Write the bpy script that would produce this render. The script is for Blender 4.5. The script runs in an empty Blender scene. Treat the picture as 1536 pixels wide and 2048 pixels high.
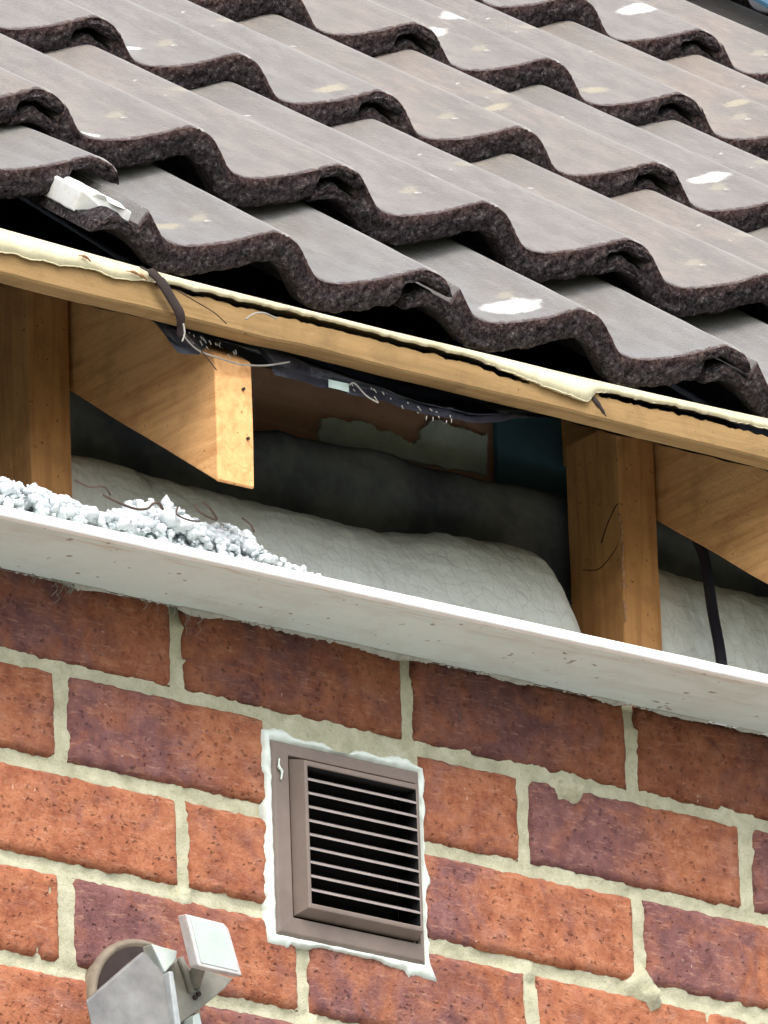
import bpy, bmesh, math, random
from mathutils import Vector, Matrix, noise
R = math.radians
S = bpy.context.scene
C = S.collection

# ------------------------------------------------------------------ camera
YAW, PITCH, ROLL = R(38.56), R(20.13), R(-2.04)
d = Vector((math.sin(YAW)*math.cos(PITCH), math.cos(YAW)*math.cos(PITCH), math.sin(PITCH)))
r0 = Vector((math.cos(YAW), -math.sin(YAW), 0)); u0 = r0.cross(d)
rr = math.cos(ROLL)*r0 + math.sin(ROLL)*u0
uu = -math.sin(ROLL)*r0 + math.cos(ROLL)*u0
cam = bpy.data.cameras.new('camera'); co = bpy.data.objects.new('camera', cam); C.objects.link(co)
M = Matrix((rr, uu, -d)).transposed().to_4x4(); M.translation = Vector((-6.068, -7.892, -3.496))
co.matrix_world = M
cam.sensor_fit = 'VERTICAL'; cam.sensor_height = 24; cam.lens = 24*25779/2048
cam.clip_start = 0.5; cam.clip_end = 2000
S.camera = co
S.render.resolution_x = 768; S.render.resolution_y = 1024

# ------------------------------------------------------------------ world, sun, exposure (overcast)
SUN_EL, SUN_AZ = R(52), R(205)      # azimuth clockwise from +y: the light comes from in front of the wall
w = bpy.data.worlds.new('World'); S.world = w; w.use_nodes = True
nt = w.node_tree; bg = nt.nodes['Background']
sky = nt.nodes.new('ShaderNodeTexSky'); sky.sky_type = 'NISHITA'; sky.sun_disc = False
sky.sun_elevation = SUN_EL; sky.sun_rotation = SUN_AZ; sky.dust_density = 3.0
hs = nt.nodes.new('ShaderNodeHueSaturation'); hs.inputs['Saturation'].default_value = 0.45
nt.links.new(sky.outputs[0], hs.inputs['Color']); nt.links.new(hs.outputs[0], bg.inputs[0])
bg.inputs[1].default_value = 0.15
sl = bpy.data.lights.new('sun', 'SUN'); sl.energy = 0.9; sl.angle = R(30); sl.color = (1, .95, .88)
so = bpy.data.objects.new('sun', sl); C.objects.link(so)
sd = Vector((math.sin(SUN_AZ)*math.cos(SUN_EL), math.cos(SUN_AZ)*math.cos(SUN_EL), math.sin(SUN_EL)))
so.rotation_euler = sd.to_track_quat('Z', 'Y').to_euler(); so.location = sd*20
vs = S.view_settings; vs.view_transform = 'Standard'; vs.look = 'None'; vs.gamma = 1; vs.exposure = 1.3

# ------------------------------------------------------------------ helpers
def fb(x, y, z, s=1.0, o=3):
    return noise.fractal(Vector((x*s, y*s, z*s)), 1.0, 2.0, o)
def n3(x, y, z, s=1.0):
    return noise.noise(Vector((x*s, y*s, z*s)))
def interp(tab, x):
    if x <= tab[0][0]: return tab[0][1]
    for (a, b), (c, e) in zip(tab, tab[1:]):
        if x <= c: return b + (e-b)*(x-a)/(c-a)
    return tab[-1][1]
def sstep(a, b, x):
    t = max(0, min(1, (x-a)/(b-a))); return t*t*(3-2*t)
def mesh_obj(name, verts, faces, mats, parent=None, smooth=False, fm=None, attrs=None):
    me = bpy.data.meshes.new(name); me.from_pydata(verts, [], faces)
    if not isinstance(mats, (list, tuple)): mats = [mats]
    for m in mats: me.materials.append(m)
    if fm: me.polygons.foreach_set('material_index', fm)
    if smooth: me.polygons.foreach_set('use_smooth', [True]*len(me.polygons))
    if attrs:
        for k, v in attrs.items():
            a = me.attributes.new(k, 'FLOAT', 'POINT'); a.data.foreach_set('value', v)
    me.update()
    o = bpy.data.objects.new(name, me); C.objects.link(o)
    if parent: o.parent = parent
    return o
def tag(o, label=None, cat=None, group=None, kind=None):
    if label: o['label'] = label
    if cat: o['category'] = cat
    if group: o['group'] = group
    if kind: o['kind'] = kind
    return o
def empty(name, loc, label, cat, group=None, kind=None):
    o = bpy.data.objects.new(name, None); C.objects.link(o); o.location = loc
    o.empty_display_size = .05
    return tag(o, label, cat, group, kind)
def box(x0, x1, y0, y1, z0, z1):
    v = [(x, y, z) for x in (x0, x1) for y in (y0, y1) for z in (z0, z1)]
    return v, [(0,1,3,2), (4,6,7,5), (0,4,5,1), (2,3,7,6), (0,2,6,4), (1,5,7,3)]
def prism(pts, ax, a, b):
    """closed polygon pts (2-tuples) extruded along axis ax ('x' or 'y') from a to b"""
    def mk(p, t): return (t, p[0], p[1]) if ax == 'x' else (p[0], t, p[1])
    n = len(pts); v = [mk(p, a) for p in pts] + [mk(p, b) for p in pts]
    f = [tuple(range(n)), tuple(range(2*n-1, n-1, -1))]
    f += [(i, n+i, n+(i+1) % n, (i+1) % n) for i in range(n)]
    return v, f
def fixn(o):
    bm = bmesh.new(); bm.from_mesh(o.data); bmesh.ops.recalc_face_normals(bm, faces=bm.faces); bm.to_mesh(o.data); bm.free()
def bevel(o, wd=.001, seg=2):
    fixn(o)
    m = o.modifiers.new('bevel', 'BEVEL'); m.width = wd; m.segments = seg; m.limit_method = 'ANGLE'; m.angle_limit = R(35)
    return o
def subd(o, cuts, amp, sc, seed=0.0):
    """subdivide and roughen a mesh a little so its edges are not perfect"""
    bm = bmesh.new(); bm.from_mesh(o.data)
    for _ in range(cuts):
        es = [e for e in bm.edges if e.calc_length() > .018]
        if es: bmesh.ops.subdivide_edges(bm, edges=es, cuts=1, use_grid_fill=True)
    bmesh.ops.triangulate(bm, faces=[f for f in bm.faces if len(f.verts) > 4])
    bmesh.ops.recalc_face_normals(bm, faces=bm.faces)
    for v in bm.verts:
        c = v.co
        v.co = c + Vector((n3(c.x+seed, c.y, c.z, sc), n3(c.x, c.y+7.3+seed, c.z, sc), n3(c.x, c.y, c.z+3.1+seed, sc)))*amp
    bm.to_mesh(o.data); bm.free()
def tube(pts, rad, seg=8, flat=1.0, seed=0.0):
    v, f = [], []
    n = len(pts)
    for i, p in enumerate(pts):
        p = Vector(p)
        t = (Vector(pts[min(i+1, n-1)]) - Vector(pts[max(i-1, 0)])).normalized()
        a = t.cross(Vector((0, 1, .13))).normalized(); b = t.cross(a)
        r_ = rad[i] if isinstance(rad, (list, tuple)) else rad
        for k in range(seg):
            an = 2*math.pi*k/seg
            v.append(tuple(p + a*math.cos(an)*r_ + b*math.sin(an)*r_*flat))
    for i in range(n-1):
        for k in range(seg):
            f.append((i*seg+k, i*seg+(k+1) % seg, (i+1)*seg+(k+1) % seg, (i+1)*seg+k))
    f.append(tuple(range(seg-1, -1, -1))); f.append(tuple(range((n-1)*seg, n*seg)))
    return v, f
def join(*vf):
    V, F = [], []
    for v, f in vf:
        o = len(V); V += list(v); F += [tuple(i+o for i in q) for q in f]
    return V, F
def smoothpath(pts, n=6):
    out = []
    for i in range(len(pts)-1):
        p0 = Vector(pts[max(i-1, 0)]); p1 = Vector(pts[i]); p2 = Vector(pts[i+1]); p3 = Vector(pts[min(i+2, len(pts)-1)])
        for k in range(n):
            t = k/n
            out.append(tuple(.5*((2*p1)+(p2-p0)*t+(2*p0-5*p1+4*p2-p3)*t*t+(3*p1-p0-3*p2+p3)*t**3)))
    out.append(tuple(pts[-1])); return out

# ------------------------------------------------------------------ materials
class Mat:
    def __init__(s, name, rough=.8, spec=.3):
        s.m = bpy.data.materials.new(name); s.m.use_nodes = True
        s.t = s.m.node_tree; s.b = s.t.nodes['Principled BSDF']
        s.b.inputs['Roughness'].default_value = rough
        s.b.inputs['Specular IOR Level'].default_value = spec
    def n(s, typ, **kw):
        x = s.t.nodes.new(typ)
        for k, v in kw.items():
            if k in ('inputs',):
                for a, b in v.items(): x.inputs[a].default_value = b
            else: setattr(x, k, v)
        return x
    def l(s, a, b): s.t.links.new(a, b)
    def coord(s, scale=(1, 1, 1), rot=(0, 0, 0), out='Object'):
        tc = s.n('ShaderNodeTexCoord'); mp = s.n('ShaderNodeMapping')
        mp.inputs['Scale'].default_value = scale; mp.inputs['Rotation'].default_value = rot
        s.l(tc.outputs[out], mp.inputs[0]); return mp.outputs[0]
    def noise(s, vec, scale, detail=4, rough=.6, dist=0):
        x = s.n('ShaderNodeTexNoise', inputs={'Scale': scale, 'Detail': detail, 'Roughness': rough, 'Distortion': dist})
        s.l(vec, x.inputs['Vector']); return x.outputs['Fac']
    def ramp(s, fac, stops, interp='LINEAR'):
        x = s.n('ShaderNodeValToRGB'); cr = x.color_ramp; cr.interpolation = interp
        while len(cr.elements) < len(stops): cr.elements.new(.5)
        for e, (p, c) in zip(cr.elements, stops):
            e.position = p; e.color = (*c, 1) if isinstance(c, (tuple, list)) else (c, c, c, 1)
        s.l(fac, x.inputs[0]); return x.outputs[0]
    def mix(s, fac, a, b, mode='MIX'):
        x = s.n('ShaderNodeMix', data_type='RGBA', blend_type=mode)
        for v, i in ((fac, 0), (a, 6), (b, 7)):
            if isinstance(v, (int, float)): x.inputs[i].default_value = v
            elif isinstance(v, (tuple, list)): x.inputs[i].default_value = (*v, 1)
            else: s.l(v, x.inputs[i])
        return x.outputs[2]
    def math(s, op, a, b=0.0, c=0.0):
        x = s.n('ShaderNodeMath', operation=op)
        for v, i in ((a, 0), (b, 1), (c, 2)):
            if isinstance(v, (int, float)): x.inputs[i].default_value = v
            else: s.l(v, x.inputs[i])
        return x.outputs[0]
    def attr(s, name, typ='GEOMETRY'):
        return s.n('ShaderNodeAttribute', attribute_name=name, attribute_type=typ)
    def bump(s, h, dist=.001, strength=1.0):
        x = s.n('ShaderNodeBump', inputs={'Distance': dist, 'Strength': strength}); s.l(h, x.inputs['Height'])
        s.l(x.outputs[0], s.b.inputs['Normal'])
    def col(s, c):
        if isinstance(c, (tuple, list)): s.b.inputs['Base Color'].default_value = (*c, 1)
        else: s.l(c, s.b.inputs['Base Color'])

def mat_tile_top():
    k = Mat('weathered concrete tile glaze', .5, .5)
    v = k.coord(); vs_ = k.coord(scale=(1, .25, 1))
    big = k.noise(v, 9, 3); fine = k.noise(v, 420, 5, .75); med = k.noise(vs_, 60, 5, .7)
    tint = k.attr('tint', 'OBJECT')
    base = k.mix(tint.outputs['Fac'], (.225, .222, .220), (.290, .225, .178))
    base = k.mix(k.ramp(big, [(.35, 0), (.7, 1)]), base, (.225, .200, .170))
    base = k.mix(k.ramp(med, [(.36, .0), (.60, .60)]), base, (.130, .115, .105))
    base = k.mix(k.ramp(fine, [(.32, 1), (.44, 0)]), base, (.12, .11, .115))
    base = k.mix(k.ramp(fine, [(.60, 0), (.74, .8)]), base, (.42, .41, .38))
    # ochre lichen rings of small size everywhere
    vo = k.n('ShaderNodeTexVoronoi', inputs={'Scale': 15, 'Randomness': 1}); 
    add = k.n('ShaderNodeVectorMath', operation='ADD'); nz = k.n('ShaderNodeTexNoise', inputs={'Scale': 70, 'Detail': 3})
    k.l(v, nz.inputs['Vector']); sc = k.n('ShaderNodeVectorMath', operation='SCALE'); sc.inputs['Scale'].default_value = .02
    k.l(nz.outputs['Color'], sc.inputs[0]); k.l(v, add.inputs[0]); k.l(sc.outputs[0], add.inputs[1]); k.l(add.outputs[0], vo.inputs['Vector'])
    cs = k.n('ShaderNodeSeparateColor'); k.l(vo.outputs['Color'], cs.inputs[0])
    lic = k.math('MULTIPLY', k.ramp(vo.outputs['Distance'], [(.10, 1), (.17, 0)]), k.ramp(cs.outputs[0], [(.62, 0), (.75, .55)]))
    base = k.mix(lic, base, (.38, .335, .24))
    vp = k.n('ShaderNodeTexVoronoi', inputs={'Scale': 46, 'Randomness': 1}); k.l(add.outputs[0], vp.inputs['Vector'])
    c3 = k.n('ShaderNodeSeparateColor'); k.l(vp.outputs['Color'], c3.inputs[0])
    lw = k.math('MULTIPLY', k.ramp(vp.outputs['Distance'], [(.07, 1), (.15, 0)]), k.ramp(c3.outputs[0], [(.86, 0), (.90, .8)]))
    base = k.mix(lw, base, (.62, .60, .54))
    # individual blotches: centre and radius are kept on each tile as custom properties
    warp = k.n('ShaderNodeTexNoise', inputs={'Scale': 120, 'Detail': 4, 'Roughness': .7}); k.l(v, warp.inputs['Vector'])
    wsub = k.n('ShaderNodeVectorMath', operation='MULTIPLY_ADD'); wsub.inputs[1].default_value = (.018, .018, 0); 
    wsub.inputs[2].default_value = (-.009, -.009, 0)
    k.l(warp.outputs['Color'], wsub.inputs[0]); vv = k.n('ShaderNodeVectorMath', operation='ADD'); k.l(v, vv.inputs[0]); k.l(wsub.outputs[0], vv.inputs[1])
    sx = k.n('ShaderNodeSeparateXYZ'); k.l(vv.outputs[0], sx.inputs[0])
    for nm, colr in (('blotch_one', (.9, .88, .84)), ('blotch_two', (.9, .88, .84)), ('ochre_one', (.40, .345, .235)), ('ochre_two', (.40, .345, .235))):
        a = k.attr(nm, 'OBJECT'); s2 = k.n('ShaderNodeSeparateXYZ'); k.l(a.outputs['Vector'], s2.inputs[0])
        dx = k.math('MULTIPLY', k.math('SUBTRACT', sx.outputs[0], s2.outputs[0]), .62); dy = k.math('SUBTRACT', sx.outputs[1], s2.outputs[1])
        dd = k.math('SQRT', k.math('ADD', k.math('MULTIPLY', dx, dx), k.math('MULTIPLY', dy, dy)))
        f = k.math('DIVIDE', dd, k.math('MAXIMUM', k.math('MULTIPLY', s2.outputs[2], .62 if nm[0] == 'o' else .85), .00001))
        base = k.mix(k.ramp(f, [(.55, 1 if nm[0] == 'b' else .75), (1.0, 0)]), base, colr)
    wn = k.noise(v, 150, 5, .75); em = k.math('ADD', k.attr('edge').outputs['Fac'], k.math('MULTIPLY', k.math('SUBTRACT', wn, .5), 1.9))
    base = k.mix(k.ramp(em, [(.60, 0), (.72, 1)]), base, k.ramp(fine, [(.35, (.03, .018, .018)), (.6, (.10, .06, .05)), (.75, (.2, .15, .13))]))
    base = k.mix(k.math('MULTIPLY', k.attr('roll').outputs['Fac'], k.ramp(med, [(.3, .35), (.6, .8)])), base, (.52, .49, .44))  # pale sky glint along the roll crests, painted into the colour
    k.b.inputs['Sheen Weight'].default_value = .55; k.b.inputs['Sheen Roughness'].default_value = .32; k.b.inputs['Sheen Tint'].default_value = (1, .97, .92, 1)
    k.col(base)
    k.bump(k.math('ADD', k.math('MULTIPLY', fine, .6), med), .0030, .8)
    return k.m
def mat_tile_nose():
    k = Mat('raw concrete tile edge with moss', .95, .15)
    v = k.coord(); f = k.noise(v, 260, 6, .8); g = k.noise(v, 90, 5, .75); h = k.noise(v, 700, 3, .7)
    rim = k.attr('rim').outputs['Fac']
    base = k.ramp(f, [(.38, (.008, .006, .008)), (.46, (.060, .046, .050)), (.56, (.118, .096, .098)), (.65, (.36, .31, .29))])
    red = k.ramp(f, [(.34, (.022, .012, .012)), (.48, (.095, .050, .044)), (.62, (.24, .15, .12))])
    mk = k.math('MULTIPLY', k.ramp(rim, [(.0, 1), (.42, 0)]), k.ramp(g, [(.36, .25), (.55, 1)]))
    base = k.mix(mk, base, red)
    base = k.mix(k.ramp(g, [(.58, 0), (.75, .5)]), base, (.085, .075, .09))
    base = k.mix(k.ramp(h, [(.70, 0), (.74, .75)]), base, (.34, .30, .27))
    k.col(base); k.bump(k.math('ADD', f, k.math('MULTIPLY', g, 1.6)), .009, 1.0)
    return k.m
def mat_tile_under():
    k = Mat('tile underside', .95, .1); v = k.coord()
    k.col(k.ramp(k.noise(v, 80, 4), [(.3, (.035, .03, .035)), (.7, (.09, .08, .08))])); return k.m
def mat_brick():
    k = Mat('fired clay brick face', .88, .2)
    v = k.coord(); pur = k.attr('purple').outputs['Fac']; tone = k.attr('tone').outputs['Fac']
    cid = k.attr('cell').outputs['Fac']
    off = k.n('ShaderNodeVectorMath', operation='ADD'); cx = k.n('ShaderNodeCombineXYZ'); k.l(k.math('MULTIPLY', cid, 3.7), cx.inputs[1]); k.l(v, off.inputs[0]); k.l(cx.outputs[0], off.inputs[1])
    v2 = off.outputs[0]
    f = k.noise(v2, 300, 5, .7); g = k.noise(v2, 70, 5, .65); wv = k.noise(v2, 25, 3, .6, 1.0)
    orange = k.ramp(g, [(.30, (.25, .078, .041)), (.5, (.37, .135, .068)), (.70, (.46, .190, .102))])
    purple = k.ramp(g, [(.28, (.13, .058, .060)), (.5, (.20, .088, .084)), (.72, (.28, .135, .122))])
    p2 = k.math('ADD', pur, k.math('MULTIPLY', k.math('SUBTRACT', wv, .5), 2.6))
    p3 = k.math('ADD', p2, k.math('MULTIPLY', k.math('SUBTRACT', f, .5), 1.1))
    base = k.mix(k.ramp(p3, [(.05, 0), (1.0, 1)]), orange, purple)
    # short drag marks left by the wire cut
    sm = k.n('ShaderNodeMapping'); sm.inputs['Rotation'].default_value = (0, R(35), 0); sm.inputs['Scale'].default_value = (70, 70, 400); k.l(v2, sm.inputs[0])
    drag = k.noise(sm.outputs[0], 1, 3, .7); base = k.mix(k.ramp(drag, [(.56, 0), (.70, .5)]), base, (.52, .29, .20))
    pit = k.n('ShaderNodeTexVoronoi', inputs={'Scale': 190}); pw = k.n('ShaderNodeVectorMath', operation='MULTIPLY_ADD')
    nz = k.n('ShaderNodeTexNoise', inputs={'Scale': 180, 'Detail': 2}); k.l(v2, nz.inputs['Vector']); pw.inputs[1].default_value = (.007,)*3; k.l(nz.outputs['Color'], pw.inputs[0]); k.l(v2, pw.inputs[2]); k.l(pw.outputs[0], pit.inputs['Vector'])
    cs = k.n('ShaderNodeSeparateColor'); k.l(pit.outputs['Color'], cs.inputs[0])
    ph = k.math('MULTIPLY', k.ramp(pit.outputs['Distance'], [(.14, 1), (.42, 0)]), k.ramp(cs.outputs[1], [(.72, 0), (.80, 1)]))
    base = k.mix(k.math('MULTIPLY', ph, .38), base, (.055, .018, .016))
    base = k.mix(k.ramp(f, [(.33, .55), (.45, 0)]), base, (.12, .035, .025))
    # lime bloom and scuffs
    ef = k.math('MULTIPLY', k.ramp(k.noise(v2, 220, 3, .6, .6), [(.66, 0), (.72, 1)]), k.ramp(k.noise(v2, 22, 2), [(.56, 0), (.68, .8)]))
    base = k.mix(ef, base, (.72, .58, .46))
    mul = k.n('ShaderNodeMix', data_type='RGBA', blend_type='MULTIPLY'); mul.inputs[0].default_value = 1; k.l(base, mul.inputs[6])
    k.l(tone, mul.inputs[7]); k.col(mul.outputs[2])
    k.bump(k.math('SUBTRACT', k.math('ADD', f, g), ph), .0022, .8)
    return k.m
def mat_mortar():
    k = Mat('cream mortar', .95, .1); v = k.coord()
    g = k.noise(v, 55, 5, .7); f = k.noise(v, 500, 3, .7)
    b = k.ramp(g, [(.3, (.35, .34, .23)), (.5, (.46, .445, .315)), (.7, (.56, .54, .40))])
    b = k.mix(k.ramp(f, [(.28, .7), (.42, 0)]), b, (.20, .20, .14))
    b = k.mix(k.ramp(k.noise(v, 38, 3, .6), [(.66, 0), (.76, .6)]), b, (.12, .12, .09))
    k.col(b); k.bump(k.math('ADD', k.math('MULTIPLY', f, .5), g), .0025, .7); return k.m
def mat_timber(name, c0, c1, dark, ax='x', knots=.75):
    k = Mat(name, .8, .2)
    sc = (4, 60, 60) if ax == 'x' else ((60, 60, 4) if ax == 'z' else (60, 5, 60))
    rot = (0, 0, 0)
    if ax == 'slope': rot = (R(-36), 0, 0)
    v = k.coord(scale=sc, rot=rot); v1 = k.coord()
    g = k.noise(v, 1.6, 5, .65, .8); b = k.ramp(g, [(.25, c0), (.6, c1)])
    st = k.ramp(k.noise(v1, 30, 4, .6), [(.50, 0), (.75, .45)]); b = k.mix(st, b, dark)
    sp = k.ramp(k.noise(v1, 210, 2, .5), [(.70, 0), (.76, knots)]); b = k.mix(sp, b, (.07, .035, .02))
    k.col(b); k.bump(k.math('ADD', g, k.noise(v1, 300, 3)), .0008, .6); return k.m
def mat_paint(name, c, dirt=(.3, .28, .22), amt=.5, rough=.55, sc=40):
    k = Mat(name, rough, .4); v = k.coord()
    b = k.mix(k.ramp(k.noise(v, sc, 5, .7), [(.5, 0), (.8, amt)]), c, dirt)
    b = k.mix(k.ramp(k.noise(v, 380, 2, .6), [(.70, 0), (.74, amt)]), b, dirt)
    k.col(b); k.bump(k.noise(v, 150, 4, .6), .0006, .5); return k.m
def mat_blanket():
    k = Mat('foil faced insulation with wire netting', .6, .4); v = k.coord()
    g = k.noise(v, 14, 4, .6); uv = k.attr('across').outputs['Fac']; al = k.attr('along').outputs['Fac']
    cx = k.n('ShaderNodeCombineXYZ'); k.l(al, cx.inputs[0]); k.l(uv, cx.inputs[1])
    wp = k.n('ShaderNodeTexNoise', inputs={'Scale': 14, 'Detail': 2}); k.l(v, wp.inputs['Vector'])
    w2 = k.n('ShaderNodeVectorMath', operation='MULTIPLY_ADD'); w2.inputs[1].default_value = (.016,)*3; k.l(wp.outputs['Color'], w2.inputs[0]); k.l(cx.outputs[0], w2.inputs[2])
    vo = k.n('ShaderNodeTexVoronoi', feature='DISTANCE_TO_EDGE', inputs={'Scale': 74, 'Randomness': .6}); k.l(w2.outputs[0], vo.inputs['Vector'])
    b = k.ramp(g, [(.3, (.76, .78, .71)), (.55, (.82, .84, .78)), (.75, (.86, .88, .83))])
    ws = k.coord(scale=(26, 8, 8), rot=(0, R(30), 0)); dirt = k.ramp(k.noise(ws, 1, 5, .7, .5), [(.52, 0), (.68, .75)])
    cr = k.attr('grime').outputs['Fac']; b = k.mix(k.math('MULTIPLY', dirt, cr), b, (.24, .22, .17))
    b = k.mix(k.ramp(vo.outputs['Distance'], [(.012, .16), (.04, 0)]), b, (.30, .29, .23))
    k.col(b); k.bump(k.math('ADD', k.math('MULTIPLY', k.ramp(vo.outputs['Distance'], [(0, 0), (.1, 1)]), .08), k.math('ADD', k.math('MULTIPLY', k.noise(v, 60, 4, .7, .6), .7), k.math('MULTIPLY', g, 3))), .0030, .8); return k.m
def plain(name, c, rough=.7, c2=None, sc=60, metal=0, bd=.0005):
    k = Mat(name, rough, .4); v = k.coord()
    n = k.noise(v, sc, 4, .65); k.col(k.mix(k.ramp(n, [(.35, 0), (.7, 1)]), c, c2 or tuple(x*.7 for x in c)))
    k.b.inputs['Metallic'].default_value = metal
    k.bump(k.noise(v, sc*4, 3), bd, .6); return k.m

TOP, NOSE, UND = mat_tile_top(), mat_tile_nose(), mat_tile_under()
BRICK, MORTAR = mat_brick(), mat_mortar()
T_BATTEN = mat_timber('weathered yellow timber', (.22, .135, .055), (.34, .215, .092), (.13, .08, .035))
T_POST = mat_timber('pine stud', (.48, .215, .08), (.70, .36, .14), (.26, .11, .045), 'z')
T_RAFT = mat_timber('pine rafter', (.60, .27, .10), (.84, .47, .20), (.38, .17, .07), 'slope')
T_DARK = mat_timber('old brown timber plate', (.55, .30, .22), (.66, .38, .28), (.38, .22, .17))
WHITE = mat_paint('old white paint', (.88, .90, .87), (.52, .46, .34), .3)
CREAM = mat_paint('flaking cream paint', (.70, .64, .43), (.40, .30, .15), .5, .7, 60)
SOFF = mat_paint('soffit sheet paint', (.68, .78, .73), (.50, .50, .42), .5, .7, 16)
def soffit_marks(m):
    t = m.node_tree; b = t.nodes['Principled BSDF']; src = b.inputs['Base Color'].links[0].from_socket
    k = Mat.__new__(Mat); k.m = m; k.t = t; k.b = b; v = k.coord(); sx = k.n('ShaderNodeSeparateXYZ'); k.l(v, sx.inputs[0])
    near = k.ramp(k.math('MULTIPLY', sx.outputs[1], -10), [(.80, 0), (.99, 1)])
    sv = k.coord(scale=(18, 160, 60)); tan = k.math('MULTIPLY', k.ramp(k.noise(sv, 1, 4, .7), [(.50, 0), (.66, .8)]), near)
    c = k.mix(tan, src, (.52, .36, .22))
    sp = k.ramp(k.noise(v, 95, 2, .4), [(.70, 0), (.73, .8)]); c = k.mix(sp, c, (.22, .18, .14))
    wl = k.ramp(k.noise(k.coord(scale=(5, 30, 30)), 1, 5, .7, .5), [(.50, 0), (.75, .5)]); c = k.mix(wl, c, (.46, .45, .38))
    t.links.new(c, b.inputs['Base Color'])
soffit_marks(SOFF)
SEAL = mat_paint('white silicone sealant', (.66, .72, .66), (.42, .46, .38), .6, .4)
BLANK = mat_blanket()
VENTM = plain('brown moulded plastic', (.195, .150, .125), .5, (.15, .115, .095), 25)
VENTE = plain('brown plastic slat', (.33, .28, .26), .45, (.25, .21, .19), 50)
BLACKM = plain('black void', (.012, .011, .013), .9)  # flat black stands in for the shade inside the vent
SARK = plain('black plastic membrane', (.013, .015, .024), .35, (.03, .033, .045), 30, 0, .002)
BLUE = plain('dark blue grey sheet', (.09, .19, .27), .7, (.07, .15, .21), 12)
PATCH = plain('grey mortar smear', (.76, .84, .80), .9, (.55, .62, .58), 50, 0, .002)
ROLL = plain('dusty dark duct', (.075, .085, .11), .9, (.26, .26, .25), 11, 0, .004)
CRUMB = plain('white foam crumb', (.80, .85, .87), .85, (.62, .66, .68), 70, 0, .001)
CRUMB.node_tree.nodes['Principled BSDF'].inputs['Subsurface Weight'].default_value = .6; CRUMB.node_tree.nodes['Principled BSDF'].inputs['Subsurface Radius'].default_value = (.006, .006, .006)
TWIG = plain('brown twig', (.10, .065, .05), .8)
CABLE = plain('black cable sheath', (.014, .012, .022), .5)
GREY = plain('weathered grey housing', (.24, .235, .225), .4, (.13, .125, .12), 30)
LGREY = plain('pale bracket', (.27, .26, .22), .6, (.18, .165, .13), 40)
PALE = plain('pale lens', (.50, .56, .52), .35, (.43, .49, .45), 40)
BEIGE = plain('beige plastic base', (.27, .22, .16), .7, (.14, .11, .08), 40)
DKBR = plain('dark brown stain', (.045, .030, .026), .9)

# ------------------------------------------------------------------ ground
def ground():
    k = Mat('dark lawn', .95, .1); v = k.coord()  # unseen lawn, made dark so little light bounces to the upper studs
    k.col(k.mix(k.ramp(k.noise(v, .8, 5), [(.4, 0), (.6, 1)]), (.030, .042, .016), (.055, .060, .028)))
    n = 24; v_ = [((i/n-.5)*1200, (j/n-.5)*1200, -5.15) for j in range(n+1) for i in range(n+1)]
    f_ = [(j*(n+1)+i, j*(n+1)+i+1, (j+1)*(n+1)+i+1, (j+1)*(n+1)+i) for j in range(n) for i in range(n)]
    o = mesh_obj('ground', v_, f_, k.m); tag(o, 'dark lawn far below the eaves', None, kind='structure')
    k = Mat('pale concrete path', .9, .2); v = k.coord()  # unseen path, added pale to bounce light up to the soffit
    k.col(k.ramp(k.noise(v, 2.5, 5), [(.3, (.50, .50, .48)), (.7, (.62, .61, .58))]))
    o = mesh_obj('path', *box(-7, 8, -4.6, 0, -5.145, -5.11), k.m); tag(o, 'pale concrete path along the foot of the brick wall', None, kind='structure')
ground()

# ------------------------------------------------------------------ brick wall
def z_course(j): return .043-(j-1)*.086
# purple profile of each visible brick: (course, first half-brick index): (centre 0..1, half width, strength), tone; course one is darkened as painted shade under the soffit
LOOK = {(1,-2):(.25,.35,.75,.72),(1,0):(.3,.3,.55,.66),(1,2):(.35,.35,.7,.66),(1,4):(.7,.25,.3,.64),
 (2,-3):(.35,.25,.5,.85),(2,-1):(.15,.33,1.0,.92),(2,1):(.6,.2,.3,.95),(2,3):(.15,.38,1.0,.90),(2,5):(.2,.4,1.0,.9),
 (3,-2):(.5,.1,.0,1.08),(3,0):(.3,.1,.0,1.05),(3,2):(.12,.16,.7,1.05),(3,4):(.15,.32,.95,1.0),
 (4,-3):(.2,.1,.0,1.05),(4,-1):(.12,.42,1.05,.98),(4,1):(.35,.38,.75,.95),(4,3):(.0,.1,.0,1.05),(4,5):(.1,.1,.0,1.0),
 (5,-2):(.2,.1,.1,1.05),(5,0):(.4,.5,1.0,.95),(5,2):(.3,.3,.6,.98),(5,4):(.3,.3,.6,.98)}
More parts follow.
